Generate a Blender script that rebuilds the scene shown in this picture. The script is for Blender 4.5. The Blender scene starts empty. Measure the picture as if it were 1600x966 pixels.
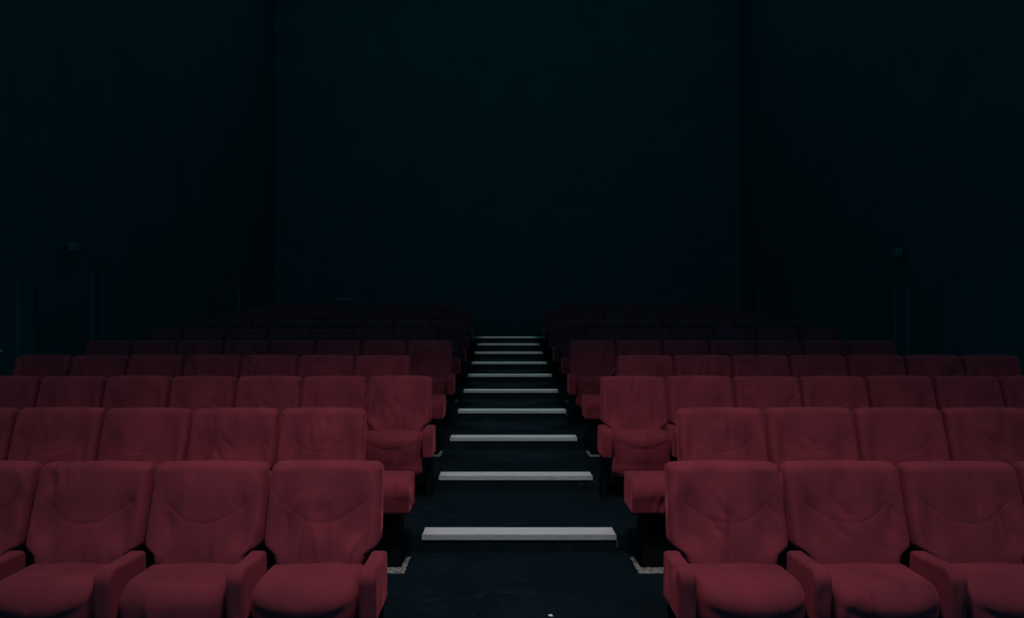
import bpy, bmesh, math, random
from mathutils import Vector, noise

# ------------------------------------------------------------------ scene, camera, light
S = 1.15            # row spacing in metres (one step per row)
R = 0.111           # rise of one step
F = 1068.0          # focal length in pixels of the 1600 px frame
CX = 0.1026         # middle of the aisle
EYE = 1.603


def floor_z(n):      # level of the tread whose front nose has number n
    return R * (n + 2)


scn = bpy.context.scene
cam_d = bpy.data.cameras.new('camera')
cam = bpy.data.objects.new('camera', cam_d)
scn.collection.objects.link(cam)
cam.location = (0, 0, EYE)
cam.rotation_euler = (math.radians(90), 0, 0)
cam_d.sensor_width = 36.0
cam_d.lens = 36.0 * F / 1600.0
cam_d.shift_x = 14.0 / 1600.0
cam_d.shift_y = 16.0 / 1600.0
cam_d.clip_start = 0.05
scn.camera = cam

world = bpy.data.worlds.new('world')
scn.world = world
world.use_nodes = True
bg = world.node_tree.nodes['Background']
bg.inputs['Color'].default_value = (0.0, 0.0037, 0.0052, 1)
bg.inputs['Strength'].default_value = 1.0

scn.view_settings.view_transform = 'Standard'
scn.view_settings.look = 'None'
scn.view_settings.gamma = 1.0
scn.view_settings.use_curve_mapping = False
scn.view_settings.exposure = 0.0


def area(name, loc, target, sx, sy, energy, col):
    l = bpy.data.lights.new(name, 'AREA')
    l.shape = 'RECTANGLE'
    l.size, l.size_y, l.energy, l.color = sx, sy, energy, col
    o = bpy.data.objects.new(name, l)
    scn.collection.objects.link(o)
    o.location = loc
    o.rotation_euler = (Vector(target) - Vector(loc)).to_track_quat('-Z', 'Y').to_euler()
    return o


def spot(name, loc, target, angle, energy, col, radius=0.15, blend=1.0):
    l = bpy.data.lights.new(name, 'SPOT')
    l.energy, l.color, l.spot_size, l.spot_blend, l.shadow_soft_size = energy, col, math.radians(angle), blend, radius
    o = bpy.data.objects.new(name, l)
    scn.collection.objects.link(o)
    o.location = loc
    o.rotation_euler = (Vector(target) - Vector(loc)).to_track_quat('-Z', 'Y').to_euler()
    return o


# added teal fill areas, overhead and behind the camera, lift the dark walls
area('overhead_fill', (CX, 7.0, 10.5), (CX, 7.0, 0), 11.5, 19.0, 190.0, (0.10, 0.75, 1.0))
area('rear_fill', (CX, -3.6, 3.6), (CX, 10.0, 3.4), 10.0, 4.5, 150.0, (0.10, 0.75, 1.0))
# lamps over the front rows
for dx, en, out in ((0.0, 620.0, 0.0), (-1.5, 145.0, -0.7), (1.5, 145.0, 0.7), (-3.5, 135.0, -1.1), (3.5, 135.0, 1.1)):
    spot('front_lamp', (CX + dx, 1.75, 5.2), (CX + dx + out, 3.9, 0.6), 78, en, (1.0, 0.80, 0.84), 0.35)
# added narrow fill spots that brighten only the step nosings
for i, en in enumerate((110.0, 380.0, 560.0, 640.0, 640.0, 600.0, 560.0, 520.0, 560.0)):
    y = (4.85 + i) * S
    spot('nosing_fill', (CX, y - 2.6, 6.8), (CX, y - 0.03, floor_z(i + 1)), 12.5, en, (1.0, 1.0, 0.92), 0.06, 0.5)


# ------------------------------------------------------------------ materials
def mat(name):
    m = bpy.data.materials.new(name)
    m.use_nodes = True
    nt = m.node_tree
    return m, nt, nt.nodes['Principled BSDF']


def node(nt, kind, **kw):
    n = nt.nodes.new(kind)
    for k, v in kw.items():
        n.inputs[k].default_value = v
    return n


def ramp(nt, src, stops):
    r = nt.nodes.new('ShaderNodeValToRGB')
    e = r.color_ramp.elements
    while len(e) < len(stops):
        e.new(0.5)
    for el, (p, c) in zip(e, stops):
        el.position, el.color = p, c if len(c) == 4 else (*c, 1)
    nt.links.new(src, r.inputs[0])
    return r


def fabric_mat():
    m, nt, b = mat('red_velour')
    L = nt.links.new
    tc = nt.nodes.new('ShaderNodeTexCoord')
    oi = nt.nodes.new('ShaderNodeObjectInfo')
    mul = nt.nodes.new('ShaderNodeMath'); mul.operation = 'MULTIPLY'; mul.inputs[1].default_value = 37.0
    L(oi.outputs['Random'], mul.inputs[0])
    add = nt.nodes.new('ShaderNodeVectorMath'); add.operation = 'ADD'
    L(tc.outputs['Object'], add.inputs[0]); L(mul.outputs[0], add.inputs[1])
    # soft nap mottling
    n1 = node(nt, 'ShaderNodeTexNoise', Scale=5.0, Detail=4.0, Roughness=0.55)
    L(add.outputs[0], n1.inputs['Vector'])
    r1 = ramp(nt, n1.outputs['Fac'], [(0.3, (0.098, 0.0118, 0.0185)), (0.7, (0.148, 0.0168, 0.0265))])
    # a few pale flecks of lint
    n3 = node(nt, 'ShaderNodeTexNoise', Scale=42.0, Detail=2.0)
    L(add.outputs[0], n3.inputs['Vector'])
    r3 = ramp(nt, n3.outputs['Fac'], [(0.76, (0, 0, 0)), (0.82, (1, 1, 1))])
    mx = nt.nodes.new('ShaderNodeMix'); mx.data_type = 'RGBA'
    L(r3.outputs[0], mx.inputs[0]); L(r1.outputs[0], mx.inputs[6]); mx.inputs[7].default_value = (0.24, 0.04, 0.055, 1)
    L(mx.outputs[2], b.inputs['Base Color'])
    b.inputs['Roughness'].default_value = 0.92
    b.inputs['Specular IOR Level'].default_value = 0.2
    b.inputs['Sheen Weight'].default_value = 0.22
    b.inputs['Sheen Roughness'].default_value = 0.45
    b.inputs['Sheen Tint'].default_value = (0.9, 0.14, 0.2, 1)
    # creases : stretched ridged noise, only in patches
    mp = nt.nodes.new('ShaderNodeMapping'); mp.inputs['Scale'].default_value = (9.0, 4.0, 2.6)
    mp.inputs['Rotation'].default_value = (0, 0.35, 0)
    L(add.outputs[0], mp.inputs['Vector'])
    n2 = node(nt, 'ShaderNodeTexNoise', Scale=1.0, Detail=0.5, Roughness=0.3, Distortion=0.25)
    L(mp.outputs[0], n2.inputs['Vector'])
    r2 = ramp(nt, n2.outputs['Fac'], [(0.30, (0, 0, 0)), (0.5, (1, 1, 1)), (0.70, (0, 0, 0))])
    r2.color_ramp.interpolation = 'EASE'
    nm = node(nt, 'ShaderNodeTexNoise', Scale=3.2, Detail=0.0)
    L(add.outputs[0], nm.inputs['Vector'])
    rm = ramp(nt, nm.outputs['Fac'], [(0.46, (0, 0, 0)), (0.62, (1, 1, 1))])
    mm = nt.nodes.new('ShaderNodeMath'); mm.operation = 'MULTIPLY'
    L(r2.outputs[0], mm.inputs[0]); L(rm.outputs[0], mm.inputs[1])
    bp = nt.nodes.new('ShaderNodeBump'); bp.inputs['Distance'].default_value = 0.012; bp.inputs['Strength'].default_value = 0.9
    L(mm.outputs[0], bp.inputs['Height'])
    n4 = node(nt, 'ShaderNodeTexNoise', Scale=420.0, Detail=1.0)
    L(tc.outputs['Object'], n4.inputs['Vector'])
    bp2 = nt.nodes.new('ShaderNodeBump'); bp2.inputs['Distance'].default_value = 0.0008; bp2.inputs['Strength'].default_value = 0.35
    L(n4.outputs['Fac'], bp2.inputs['Height']); L(bp.outputs[0], bp2.inputs['Normal'])
    L(bp2.outputs[0], b.inputs['Normal'])
    return m


def carpet_mat():
    m, nt, b = mat('scuffed_black_floor')
    L = nt.links.new
    tc = nt.nodes.new('ShaderNodeTexCoord')
    n1 = node(nt, 'ShaderNodeTexNoise', Scale=2.3, Detail=7.0, Roughness=0.65, Distortion=0.5)
    L(tc.outputs['Object'], n1.inputs['Vector'])
    base = ramp(nt, n1.outputs['Fac'], [(0.35, (0.0008, 0.0042, 0.0062)), (0.7, (0.0020, 0.0078, 0.0105))])
    mp = nt.nodes.new('ShaderNodeMapping'); mp.inputs['Scale'].default_value = (1.6, 6.0, 3.0)
    L(tc.outputs['Object'], mp.inputs['Vector'])
    n2 = node(nt, 'ShaderNodeTexNoise', Scale=1.7, Detail=5.0, Roughness=0.55, Distortion=1.2)
    L(mp.outputs[0], n2.inputs['Vector'])
    sc = ramp(nt, n2.outputs['Fac'], [(0.485, (0, 0, 0)), (0.5, (1, 1, 1)), (0.515, (0, 0, 0))])
    n3 = node(nt, 'ShaderNodeTexNoise', Scale=2.6, Detail=1.0)
    L(tc.outputs['Object'], n3.inputs['Vector'])
    ms = ramp(nt, n3.outputs['Fac'], [(0.48, (0, 0, 0)), (0.68, (1, 1, 1))])
    mm = nt.nodes.new('ShaderNodeMath'); mm.operation = 'MULTIPLY'
    L(sc.outputs[0], mm.inputs[0]); L(ms.outputs[0], mm.inputs[1])
    mh = nt.nodes.new('ShaderNodeMath'); mh.operation = 'MULTIPLY'; mh.inputs[1].default_value = 0.5
    L(mm.outputs[0], mh.inputs[0])
    mx = nt.nodes.new('ShaderNodeMix'); mx.data_type = 'RGBA'
    L(mh.outputs[0], mx.inputs[0]); L(base.outputs[0], mx.inputs[6]); mx.inputs[7].default_value = (0.02, 0.032, 0.040, 1)
    # sparse specks of dust
    v = node(nt, 'ShaderNodeTexVoronoi', Scale=6.0)
    L(tc.outputs['Object'], v.inputs['Vector'])
    sp = ramp(nt, v.outputs['Distance'], [(0.0, (1, 1, 1)), (0.035, (0, 0, 0))])
    mx2 = nt.nodes.new('ShaderNodeMix'); mx2.data_type = 'RGBA'
    L(sp.outputs[0], mx2.inputs[0]); L(mx.outputs[2], mx2.inputs[6]); mx2.inputs[7].default_value = (0.07, 0.08, 0.085, 1)
    L(mx2.outputs[2], b.inputs['Base Color'])
    b.inputs['Roughness'].default_value = 0.8
    b.inputs['Specular IOR Level'].default_value = 0.08
    n4 = node(nt, 'ShaderNodeTexNoise', Scale=90.0, Detail=3.0)
    L(tc.outputs['Object'], n4.inputs['Vector'])
    bp = nt.nodes.new('ShaderNodeBump'); bp.inputs['Distance'].default_value = 0.003; bp.inputs['Strength'].default_value = 0.4
    L(n4.outputs['Fac'], bp.inputs['Height']); L(bp.outputs[0], b.inputs['Normal'])
    return m


def plain_mat(name, c1, c2, scale=6.0, rough=0.7, spec=0.2, metal=0.0, stretch=(1, 1, 1)):
    m, nt, b = mat(name)
    L = nt.links.new
    tc = nt.nodes.new('ShaderNodeTexCoord')
    mp = nt.nodes.new('ShaderNodeMapping'); mp.inputs['Scale'].default_value = stretch
    L(tc.outputs['Object'], mp.inputs['Vector'])
    n = node(nt, 'ShaderNodeTexNoise', Scale=scale, Detail=6.0, Roughness=0.6)
    L(mp.outputs[0], n.inputs['Vector'])
    r = ramp(nt, n.outputs['Fac'], [(0.35, c1), (0.65, c2)])
    L(r.outputs[0], b.inputs['Base Color'])
    b.inputs['Roughness'].default_value = rough
    b.inputs['Specular IOR Level'].default_value = spec
    b.inputs['Metallic'].default_value = metal
    return m


M_RED = fabric_mat()
M_FLOOR = carpet_mat()
M_WALL = plain_mat('dark_wall_cloth', (0.0025, 0.046, 0.050), (0.003, 0.054, 0.058), 1.5, 0.95, 0.05)
M_TRIM = plain_mat('dark_wall_trim', (0.003, 0.051, 0.056), (0.0035, 0.058, 0.062), 3.0, 0.8, 0.1)
M_BLACK = plain_mat('black_steel', (0.0010, 0.0030, 0.0042), (0.0016, 0.0042, 0.0058), 8.0, 0.8, 0.06)
M_ALU = plain_mat('worn_aluminium', (0.37, 0.385, 0.37), (0.47, 0.49, 0.475), 7.0, 0.55, 0.4, 0.0, (1.2, 14, 14))
M_ALUFACE = plain_mat('darker_aluminium_edge', (0.20, 0.205, 0.185), (0.31, 0.32, 0.30), 9.0, 0.6, 0.3, 0.0, (1.4, 14, 20))  # darker grey than the aluminium of the tread strip
M_GLUE = plain_mat('pale_residue', (0.025, 0.030, 0.027), (0.24, 0.255, 0.225), 34.0, 0.85, 0.1)
M_PAPER = plain_mat('pale_paper', (0.5, 0.5, 0.48), (0.65, 0.65, 0.62), 20.0, 0.8, 0.1)
M_GREY = plain_mat('grey_casing', (0.025, 0.065, 0.075), (0.03, 0.08, 0.09), 20.0, 0.6, 0.2)


# ------------------------------------------------------------------ helpers
COL = scn.collection


def link_mesh(name, bm, m, parent=None, smooth=False, loc=None):
    me = bpy.data.meshes.new(name)
    bmesh.ops.recalc_face_normals(bm, faces=bm.faces[:])
    bm.to_mesh(me)
    bm.free()
    if smooth:
        for p in me.polygons:
            p.use_smooth = True
    me.materials.append(m)
    o = bpy.data.objects.new(name, me)
    COL.objects.link(o)
    if parent:
        o.parent = parent
    if loc:
        o.location = loc
    return o


def box(bm, x0, x1, y0, y1, z0, z1, bev=0.0):
    r = bmesh.ops.create_cube(bm, size=1.0)
    for v in r['verts']:
        v.co = Vector(((x0 + x1) / 2 + v.co.x * (x1 - x0), (y0 + y1) / 2 + v.co.y * (y1 - y0), (z0 + z1) / 2 + v.co.z * (z1 - z0)))
    if bev:
        es = set(e for v in r['verts'] for e in v.link_edges)
        bmesh.ops.bevel(bm, geom=list(es), offset=bev, segments=3, profile=0.5, affect='EDGES')
    return bm


def tag(o, label, cat, group=None):
    o['label'] = label
    o['category'] = cat
    if group:
        o['group'] = group
    return o


def struct(o):
    o['kind'] = 'structure'
    return o


def copy_tree(o, parent=None):
    c = o.copy()
    COL.objects.link(c)
    c.parent = parent
    for ch in o.children:
        copy_tree(ch, c)
    return c


def nose_y(n):
    return (3.8 + n) * S


# ------------------------------------------------------------------ the room
XL, XR, YB, ZC = -5.75, 5.95, 17.2, 10.6
bm = bmesh.new()
prof = [(-4.0, -0.3), (-4.0, 0.0 - 0.0)]
prof = [(-4.0, -0.4), (-4.0, floor_z(-2))]
for n in range(-1, 10):
    prof += [(nose_y(n), floor_z(n - 1)), (nose_y(n), floor_z(n))]
prof += [(YB, floor_z(9)), (YB, -0.4)]
a = [bm.verts.new((XL, y, z)) for y, z in prof]
c = [bm.verts.new((XR, y, z)) for y, z in prof]
for i in range(len(prof)):
    j = (i + 1) % len(prof)
    bm.faces.new((a[i], a[j], c[j], c[i]))
bm.faces.new(a)
bm.faces.new(c[::-1])
struct(link_mesh('floor', bm, M_FLOOR))
for nm, bx in (('wall_left', (XL - 0.2, XL, -4.2, YB + 0.2, -0.4, ZC)), ('wall_right', (XR, XR + 0.2, -4.2, YB + 0.2, -0.4, ZC)),
               ('wall_back', (XL, XR, YB, YB + 0.2, -0.4, ZC)), ('wall_front', (XL, XR, -4.2, -4.0, -0.4, ZC)),
               ('ceiling', (XL - 0.2, XR + 0.2, -4.2, YB + 0.2, ZC, ZC + 0.2))):
    struct(link_mesh(nm, box(bmesh.new(), *bx), M_WALL))

# faint upright posts and the wide panel on the side walls
TR = [(-1, 9.50, 9.56, 2.25), (-1, 9.74, 9.80, 2.25), (-1, 8.05, 8.32, 2.05), (-1, 14.8, 14.95, 2.35),
      (1, 9.98, 10.05, 2.1), (1, 10.30, 10.36, 2.1), (1, 15.9, 16.05, 2.4), (1, 7.5, 9.2, 2.1)]
for i, (sd, y0, y1, zt) in enumerate(TR):
    zb = floor_z(max(-2, math.floor(y0 / S - 3.8)))
    x0, x1 = (XL, XL + 0.05) if sd < 0 else (XR - 0.05, XR)
    struct(link_mesh('trim_%d' % (i + 1), box(bmesh.new(), x0, x1, y0, y1, zb, zt, 0.004), M_TRIM))

# ------------------------------------------------------------------ seat parts


def smooth01(t):
    t = max(0.0, min(1.0, t))
    return t * t * (3 - 2 * t)


def rr_loop(w, yf, yr, rc, nf=44, ns=8, nc=7, nb=12):
    """rounded rectangle in plan, starting at the front left corner going right. returns (x, y, front?)"""
    rc = min(rc, w * 0.95, (yr - yf) * 0.49)
    pts = []
    for i in range(nf):
        t = i / nf
        pts.append((-w + rc + 2 * (w - rc) * t, yf, True))
    for i in range(nc):
        a_ = -math.pi / 2 + math.pi / 2 * i / nc
        pts.append((w - rc + rc * math.cos(a_), yf + rc + rc * math.sin(a_), True))
    for i in range(ns):
        pts.append((w, yf + rc + (yr - yf - 2 * rc) * i / ns, False))
    for i in range(nc):
        a_ = math.pi / 2 * i / nc
        pts.append((w - rc + rc * math.cos(a_), yr - rc + rc * math.sin(a_), False))
    for i in range(nb):
        pts.append((w - rc - 2 * (w - rc) * i / nb, yr, False))
    for i in range(nc):
        a_ = math.pi / 2 + math.pi / 2 * i / nc
        pts.append((-w + rc + rc * math.cos(a_), yr - rc + rc * math.sin(a_), False))
    for i in range(ns):
        pts.append((-w, yr - rc - (yr - yf - 2 * rc) * i / ns, False))
    for i in range(nc):
        a_ = math.pi + math.pi / 2 * i / nc
        pts.append((-w + rc + rc * math.cos(a_), yf + rc + rc * math.sin(a_), True))
    return pts


def loft(loops):
    bm = bmesh.new()
    rows = [[bm.verts.new(p) for p in lp] for lp in loops]
    n = len(rows[0])
    for r0, r1 in zip(rows, rows[1:]):
        for i in range(n):
            j = (i + 1) % n
            bm.faces.new((r0[i], r0[j], r1[j], r1[i]))
    for r, flip in ((rows[0], True), (rows[-1], False)):
        cen = bm.verts.new(sum((v.co for v in r), Vector()) / n)
        for i in range(n):
            j = (i + 1) % n
            f = (r[j], r[i], cen) if flip else (r[i], r[j], cen)
            bm.faces.new(f)
    return bm


def g(x, s):
    return math.exp(-(x / s) ** 2)


def backrest_bm(seed, W=0.267):
    """faces -y, local origin at the floor below its top edge"""
    loops = []
    ztop, zbot = 0.912, 0.40
    zs = [(zbot + (ztop - 0.034 - zbot) * i / 64, 0.0) for i in range(65)]
    zs += [(ztop - 0.034, math.radians(a_)) for a_ in (12, 24, 36, 48, 60, 72, 82, 88)]
    for k, (z0, ang) in enumerate(zs):
        Rr = 0.034
        ins = Rr * (1 - math.cos(ang))
        z = z0 + Rr * math.sin(ang)
        # width : full above 0.62, drawn in below towards the seat
        t = max(0.0, min(1.0, (0.605 - z) / 0.17))
        draw = 0.092 * (1 - math.sqrt(max(0.0, 1 - t * t)))
        w = W - ins * 1.0 - 0.003 * smooth01((z - 0.75) / 0.15) - 0.036 * smooth01((0.56 - z) / 0.05)
        if z < zbot + 0.03:
            w -= 0.01
        # lean of the front and the rear face
        h = (ztop - z)
        yf = -0.052 - 0.30 * h - 0.05 * h * h
        yr = 0.052 - 0.16 * h
        yf += ins * 1.45
        yr -= ins * 1.45
        pts = []
        for x, y, fr in rr_loop(w, yf, yr, 0.034 * math.cos(ang) + 0.004):
            d = 0.0
            if fr:
                u = x / W
                edge = smooth01((1.0 - abs(x) / w) / 0.25)
                u = x / W
                # lumbar pillow, upper pillow and soft side channels
                zs_ = 0.655 + 0.165 * u * u
                d += 0.014 * g(z - 0.57, 0.10) * g(u, 0.62)
                d += 0.010 * g(z - 0.80, 0.09) * g(u, 0.7)
                d -= 0.036 * g(abs(u) - 0.64, 0.19) * smooth01((z - 0.5) / 0.12) * smooth01((0.905 - z) / 0.27)
                d -= 0.0042 * g(z - zs_, 0.0055)
                # two seams running down from the smile seam
                if z < 0.668:
                    us = 0.32 + 0.10 * (0.66 - z) / 0.18
                    d -= 0.0030 * g((abs(u) - us) * W, 0.006)
                # slack cloth
                nz = noise.noise(Vector((x * 7.5 + seed * 3.1, z * 3.3, seed * 7.7)))
                d += 0.0060 * nz
                fo = noise.noise(Vector((x * 12 + z * 4 + seed * 5.3, z * 3.0 - x * 2, seed * 2.1 + 40)))
                mk = smooth01((noise.noise(Vector((x * 4.2, z * 4.2, seed * 11.3))) - 0.05) / 0.35)
                d -= 0.016 * mk * (1 - min(1, abs(fo) * 4.0)) ** 1.4 * smooth01((z - 0.56) / 0.08)
                d *= edge
            zz = z + 0.006 * (1 - (x / W) ** 2) * smooth01((z - 0.8) / 0.1)
            fr_w = smooth01((yr - 0.01 - y) / (yr - yf) * 1.25)
            x2 = x * (1 - draw / w * fr_w)
            pts.append((x2, y - d, zz))
        loops.append(pts)
    return loft(loops)


def cushion_bm(seed, seam=True, W=0.228):
    loops = []
    ztop, zbot = 0.512, 0.172
    zs = [(zbot, 0.6), (zbot, 0.2)]
    zs = []
    n = 40
    for i in range(n + 1):
        zs.append((zbot + (ztop - 0.085 - zbot) * i / n, 0.0))
    for a_ in (8, 16, 24, 32, 40, 48, 56, 64, 72, 79, 85, 89):
        zs.append((ztop - 0.085, math.radians(a_)))
    for k, (z0, ang) in enumerate(zs):
        Rr = 0.085
        z = z0 + Rr * math.sin(ang)
        insx = 0.026 * (1 - math.cos(ang))
        insf = 0.092 * (1 - math.cos(ang)) ** 1.0
        b0 = smooth01((z - zbot) / 0.03)
        w = W - 0.012 * (1 - b0) + 0.006 * g(z - 0.225, 0.03) - 0.012 * g(z - 0.31, 0.06) - insx
        yf = -0.455 + 0.035 * smooth01((0.40 - z) / 0.2) + 0.012 * (1 - b0) - 0.012 * g(z - 0.225, 0.03) + insf
        yr = -0.115 - 0.05 * smooth01((z - 0.4) / 0.1)
        pts = []
        for x, y, fr in rr_loop(w, yf, yr, 0.045 * (0.5 + 0.5 * math.cos(ang)) + 0.01):
            d = 0.0
            u = x / W
            if fr or y < -0.33:
                bow = 0.030 * (1 - u * u) * smooth01((z - 0.2) / 0.1)
                d += bow
                if seam:
                    zse = 0.385 + 0.072 * u * u
                    d -= 0.007 * smooth01((zse - z) / 0.012)
                    d -= 0.006 * g(z - zse, 0.005)
                    if abs(u) < 0.42:
                        d -= 0.004 * g(z - 0.374, 0.004)
                    d += 0.010 * g(z - zse - 0.045, 0.04) * (1 - u * u)
                nz = noise.noise(Vector((x * 9 + seed * 4.1, z * 4, seed * 3.3)))
                d += 0.004 * nz
                if z < 0.37:
                    d -= 0.003 * abs(noise.noise(Vector((x * 22 + z * 5, z * 4, seed * 9.3)))) * 2
            crown = 0.010 * (1 - u * u) * smooth01(ang / 1.2)
            sag = -0.006 * noise.noise(Vector((x * 6, y * 6, seed * 1.7))) * smooth01(ang / 1.2)
            pts.append((x, y - d, z + crown + sag))
        loops.append(pts)
    # flatten top cap gently by extra shrinking rings so it stays smooth
    last = loops[-1]
    cen = Vector((0, sum(p[1] for p in last) / len(last), 0))
    for s_ in (0.8, 0.55, 0.3):
        ring = []
        for x, y, z in last:
            ring.append((x * s_, cen.y + (y - cen.y) * s_, z + 0.006 * (1 - s_)))
        loops.append(ring)
    return loft(loops)


def armrest_bm(hw, seed=0, pleats=False, zb=0.325, rf=0.055):
    """profile in y-z swept across x with rounded long edges"""
    zt = 0.556
    prof = []
    # rear lower -> front lower -> front upper (rounded) -> top -> rear upper
    def arc(cy, cz, r, a0, a1, n):
        for i in range(n + 1):
            a_ = math.radians(a0 + (a1 - a0) * i / n)
            prof.append((cy + r * math.cos(a_), cz + r * math.sin(a_)))
    arc(-0.185, zb + 0.02, 0.02, 0, -90, 3)
    for i in range(1, 6):
        prof.append((-0.185 - 0.24 * i / 6, zb))
    arc(-0.432, zb + 0.025, 0.025, -90, -180, 4)
    for i in range(1, 10):
        t = i / 10
        prof.append((-0.457 - 0.012 * t, zb + 0.025 + (zt - rf - zb - 0.025) * t))
    arc(-0.469 + rf, zt - rf, rf, 180, 90, 8)
    for i in range(1, 10):
        t = i / 10
        prof.append((-0.469 + rf + (0.279 - rf) * t, zt - 0.012 * math.sin(math.pi * t) * 0.4 - 0.010 * t))
    arc(-0.190, zt - 0.035, 0.025, 90, 0, 4)
    n = len(prof)
    cy = sum(p[0] for p in prof) / n
    cz = sum(p[1] for p in prof) / n
    # outward normals of the profile for the edge rounding
    re = 0.016
    seq = []
    for a_ in (0, 18, 36, 54, 72, 90):
        a2 = math.radians(a_)
        seq.append((-hw + re * (1 - math.cos(a2)), re * (1 - math.sin(a2))))
    mid = 3 if hw < 0.06 else 26
    inner = [(-hw + re + 2 * (hw - re) * i / mid, 0.0) for i in range(1, mid)]
    full = seq + inner + [(-x, i_) for x, i_ in seq[::-1]]
    loops = []
    for x, ins in full:
        ring = []
        for i, (y, z) in enumerate(prof):
            p0 = prof[i - 1]; p1 = prof[(i + 1) % n]
            ty, tz = p1[0] - p0[0], p1[1] - p0[1]
            l = math.hypot(ty, tz) or 1
            ny, nz_ = tz / l, -ty / l
            # make it point outwards
            if ny * (y - cy) + nz_ * (z - cz) < 0:
                ny, nz_ = -ny, -nz_
            yy, zz = y - ny * ins, z - nz_ * ins
            if pleats and y < -0.36:
                lo = smooth01((0.50 - z) / 0.10)
                fan = (x + 0.08) / (0.25 + (z - 0.30) * 2.2)
                yy += 0.020 * lo * (0.5 + 0.5 * math.sin(fan * 55)) * smooth01(1 - abs(x) / hw * 0.9)
                yy += 0.006 * noise.noise(Vector((x * 20, z * 10, 3)))
            ring.append((x, yy, zz))
        loops.append(ring)
    return loft(loops)


def post_bm(hw, deep=False):
    bm = bmesh.new()
    if deep:
        box(bm, -hw, hw, -0.335, -0.17, 0.0, 0.342, 0.006)
    else:
        box(bm, -hw, hw, -0.33, -0.19, 0.0, 0.328, 0.005)
        box(bm, -hw - 0.006, hw + 0.006, -0.38, -0.16, 0.0, 0.012, 0.002)
    return bm


def pan_bm(hw):
    bm = bmesh.new()
    box(bm, -hw, hw, -0.36, -0.14, 0.120, 0.180, 0.006)
    box(bm, -hw * 0.7, hw * 0.7, -0.15, -0.085, 0.175, 0.50, 0.01)
    return bm


# prototype meshes (shared by all the seats)
def proto(name, bm, m, smooth=True):
    me = bpy.data.meshes.new(name)
    bmesh.ops.recalc_face_normals(bm, faces=bm.faces[:])
    bm.to_mesh(me)
    bm.free()
    if smooth:
        for p in me.polygons:
            p.use_smooth = not (name == 'armrest' and abs(p.normal.x) > 0.985)
    me.materials.append(m)
    return me


BACKS = [proto('backrest', backrest_bm(s_), M_RED) for s_ in (1, 2, 3, 5, 8, 9)]
CUSH = [proto('cushion', cushion_bm(s_), M_RED) for s_ in (1, 4, 6)] + [proto('cushion', cushion_bm(7, False), M_RED)]
ARM = proto('armrest', armrest_bm(0.037), M_RED)
WIDE = [proto('armrest', armrest_bm(0.175, 1, False, 0.340, 0.10), M_RED), proto('armrest', armrest_bm(0.185, 2, True, 0.340, 0.10), M_RED)]
POST = proto('leg', post_bm(0.022), M_BLACK, False)
WPOST = proto('leg', post_bm(0.12, True), M_BLACK, False)
PAN = proto('seat_pan', pan_bm(0.238), M_BLACK, False)


def part(name, me, parent, loc=(0, 0, 0), label=None, scale=None):
    o = bpy.data.objects.new(name, me)
    COL.objects.link(o)
    o.parent = parent
    o.location = loc
    if scale:
        o.scale = scale
    if label:
        o['label'] = label
    return o


ORD = ['first', 'second', 'third', 'fourth', 'fifth', 'sixth', 'seventh', 'eighth', 'ninth', 'tenth']
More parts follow.
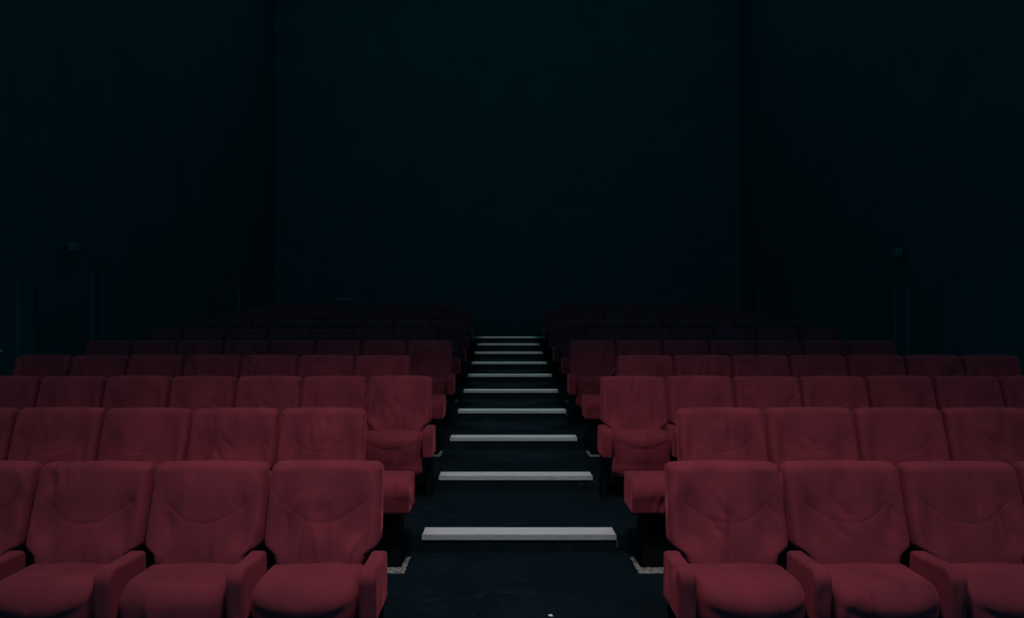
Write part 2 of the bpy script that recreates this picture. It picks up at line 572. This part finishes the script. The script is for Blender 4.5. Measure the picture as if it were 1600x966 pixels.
# rows : (left aisle edge, left pitch, left count, right aisle edge, right pitch, right count)
ROWS = [(-0.566, 0.5530, 4, 0.771, 0.5640, 4),
        (-0.880, 0.5680, 5, 1.118, 0.5760, 4),
        (-0.572, 0.5340, 7, 0.787, 0.5438, 7),
        (-0.904, 0.5570, 7, 1.113, 0.5670, 7),
        (-0.577, 0.5280, 8, 0.762, 0.5360, 7),
        (-0.880, 0.5570, 7, 1.120, 0.5560, 6),
        (-0.575, 0.5280, 8, 0.765, 0.5360, 7),
        (-0.880, 0.5570, 7, 1.120, 0.5560, 6),
        (-0.575, 0.5280, 8, 0.765, 0.5360, 7),
        (-0.880, 0.5570, 7, 1.120, 0.5560, 6)]
rnd = random.Random(11)
for k, (lx, lp, ln, rx, rp, rn) in enumerate(ROWS):
    Y = (2.875 + k) * S
    Z = R * k
    even = k % 2 == 1
    for side, (e0, p, cnt) in ((-1, (lx, lp, ln)), (1, (rx, rp, rn))):
        for i in range(cnt):
            xc = e0 + side * p * (i + 0.5)
            root = bpy.data.objects.new('cinema_seat', None)
            COL.objects.link(root)
            root.empty_display_size = 0.2
            root.location = (xc, Y, Z)
            sn = 'left' if side < 0 else 'right'
            rown = 'front row' if k == 0 else ('back row' if k == 9 else '%s row up' % ORD[k])
            if i == 0:
                lab = 'red %s seat beside the stairs, %s, %s side' % ('wide-armed' if even else 'aisle', rown, sn)
            else:
                lab = 'red seat in %s %s of the stairs, %s in from the aisle' % (rown, sn, ORD[i])
            tag(root, lab, 'seat', 'red upholstered cinema seats in rows')
            sx = (p - 0.013) / 0.540
            bme = BACKS[rnd.randrange(len(BACKS))]
            b_ = part('backrest', bme, root, (0, 0, rnd.uniform(-0.002, 0.003)), scale=(sx, 1, 1))
            ci = rnd.randrange(3)
            if k == 0 and side < 0 and i == 1:
                ci = 3
            cu = part('cushion', CUSH[ci], root, (0, 0, -0.03), scale=((p - 0.104) / 0.456, 1, 1))
            if k:       # empty seats further up are sprung up a little at the front
                th = math.radians(-rnd.uniform(8.0, 11.0))
                cy, cz = -0.19, 0.45
                cu.rotation_euler.x = th
                cu.location.y = cy - (cy * math.cos(th) - cz * math.sin(th))
                cu.location.z = cz - (cy * math.sin(th) + cz * math.cos(th)) - 0.020
            part('seat_pan', PAN, root, (0, 0, 0), scale=((p - 0.06) / 0.5, 1, 1))
            # the arm on the aisle side, and one more on the last seat of the row
            if i == 0 and even:
                wi = 0 if side < 0 else 1
                outer = -0.552 if side < 0 else 0.757
                hw = 0.175 if side < 0 else 0.185
                ax = outer + side * hw - xc
                part('armrest', WIDE[wi], root, (ax, 0, 0), 'wide padded end armrest')
                pxx = (-0.622 if side < 0 else 0.838) + side * 0.12 - xc
                part('leg', WPOST, root, (pxx, 0, 0))
            else:
                ax = e0 + side * p * i - xc
                part('armrest', ARM, root, (ax, 0, 0))
                part('leg', POST, root, (ax, 0, 0))
            if i == cnt - 1:
                ax = e0 + side * p * cnt - xc
                part('armrest', ARM, root, (ax, 0, 0))
                part('leg', POST, root, (ax, 0, 0))

# ------------------------------------------------------------------ step nosings
UPN = ['lowest', 'second lowest', 'third lowest', 'fourth lowest', 'fifth lowest', 'sixth lowest', 'fourth highest', 'third highest', 'second highest', 'highest']
for n in range(10):
    hw = 0.785 if n == 9 else 0.6215
    y0, z0 = nose_y(n), floor_z(n)
    root = bpy.data.objects.new('step_nosing', None)
    COL.objects.link(root)
    root.location = (CX, y0, z0)
    tag(root, 'grey aluminium step edge strip across the aisle stairs, %s of the ten%s' % (UPN[n], ' and widest' if n == 9 else ''),
        'step edge', 'metal edge strips on the aisle steps')
    bm = box(bmesh.new(), -hw + 0.004, hw - 0.004, -0.006, 0.148, 0.0, 0.006, 0.0015)
    for i in range(4):
        x0 = -hw + 0.004
        box(bm, x0, -x0, 0.018 + i * 0.034, 0.024 + i * 0.034, 0.0055, 0.0075)
    link_mesh('tread_strip', bm, M_ALU, root)
    link_mesh('front_lip', box(bmesh.new(), -hw, hw, -0.010, -0.0005, -0.029, 0.0062, 0.0015), M_ALUFACE, root)
    if n in (0, 3):
        link_mesh('peeling_sliver', box(bmesh.new(), hw + 0.0005, hw + 0.004, -0.012, -0.004, -0.075 if n == 0 else -0.06, -0.022, 0.001), M_GLUE, root)


# ------------------------------------------------------------------ worn marks at the feet of the wide arms
def residue(seed, side):
    rr = random.Random(seed)
    bm = bmesh.new()
    H = 0.0022
    # L outline with a ragged edge : foot bar along x, arm back to the riser
    pts = []
    def run(x0, y0, x1, y1, n, j=0.004):
        for i in range(n):
            t = i / n
            pts.append((x0 + (x1 - x0) * t + rr.uniform(-j, j), y0 + (y1 - y0) * t + rr.uniform(-j, j)))
    run(-0.012, -0.035, 0.20, -0.035, 16, 0.006)
    run(0.20, -0.035, 0.165, 0.07, 6, 0.004)
    run(0.165, 0.064, 0.026, 0.062, 12, 0.005)
    run(0.022, 0.062, 0.012, 0.24, 9, 0.004)
    run(0.012, 0.24, -0.012, 0.24, 2, 0.002)
    run(-0.012, 0.24, -0.012, -0.035, 16, 0.004)
    vb = [bm.verts.new((side * x, y, 0)) for x, y in pts]
    vt = [bm.verts.new((side * x, y, H)) for x, y in pts]
    f = bm.faces.new(vt)
    f2 = bm.faces.new(vb[::-1])
    for i in range(len(pts)):
        j = (i + 1) % len(pts)
        bm.faces.new((vb[i], vb[j], vt[j], vt[i]))
    bmesh.ops.triangulate(bm, faces=[f, f2])
    return bm


for q, tn in enumerate((-1, 1, 3)):
    for side in (-1, 1):
        xx = -0.592 if side < 0 else 0.808
        yy = 3.515 * S + (tn + 1) * S
        o = link_mesh('residue_patch', residue(q * 2 + (side > 0) + 3, side), M_GLUE, None, False, (xx, yy, floor_z(tn)))
        tag(o, 'worn pale L-shaped mark on the black floor, %s side of stairs, %s' % ('left' if side < 0 else 'right', ['nearest', 'second nearest', 'farthest'][q]),
            'floor mark', 'worn pale marks at the seat feet')

bm = bmesh.new()
box(bm, -0.012, 0.010, -0.008, 0.009, 0.0, 0.004, 0.001)
bmesh.ops.create_icosphere(bm, subdivisions=2, radius=0.009)
for v in bm.verts:
    v.co.z = max(0.0, v.co.z + 0.002 * math.sin(v.co.x * 400))
o = link_mesh('paper_scrap', bm, M_PAPER, None, True, (0.240, 3.435, floor_z(-1)))
tag(o, 'tiny white crumpled paper scrap on the black aisle floor at the bottom', 'litter')


# ------------------------------------------------------------------ small fittings on the walls
def fixture(name, x, y, z, side, lab, cat, w=0.06):
    root = bpy.data.objects.new(name, None)
    COL.objects.link(root)
    root.location = (x, y, z)
    tag(root, lab, cat, 'small boxes high on the side walls')
    link_mesh('casing', box(bmesh.new(), -0.05, 0.05, -w, w, -0.055, 0.055, 0.008), M_GREY, root)
    link_mesh('wall_bracket', box(bmesh.new(), *((-0.10, -0.05) if side < 0 else (0.05, 0.10)), -0.02, 0.02, -0.02, 0.02, 0.003), M_BLACK, root)
    return root


fixture('wall_speaker', XL + 0.10, 9.0, 2.55, -1, 'small dark box mounted high on the left wall above the seats', 'speaker')
fixture('wall_speaker', XR - 0.10, 10.15, 2.60, 1, 'small dark box mounted high on the right wall above the seats', 'speaker')


def handle(x, y, z, side, lab):
    bm = bmesh.new()
    box(bm, -0.03 if side > 0 else 0.0, 0.0 if side > 0 else 0.03, -0.022, 0.022, -0.010, 0.010, 0.004)
    o = link_mesh('metal_catch', bm, M_ALUFACE, None, False, (x, y, z))
    tag(o, lab, 'catch')


handle(XL, 7.80, 1.24, -1, 'tiny pale metal catch on the left wall at the picture edge')
handle(XR, 10.36, 1.30, 1, 'tiny pale metal catch on the right wall at the end of a row')
bm = box(bmesh.new(), -0.20, 0.20, -0.05, 0.0, -0.02, 0.02, 0.004)
o = link_mesh('wall_bar', bm, M_GLUE, None, False, (-3.95, YB, 2.10))
tag(o, 'thin dull horizontal bar on the dark back wall, left of the stairs', 'wall bar')
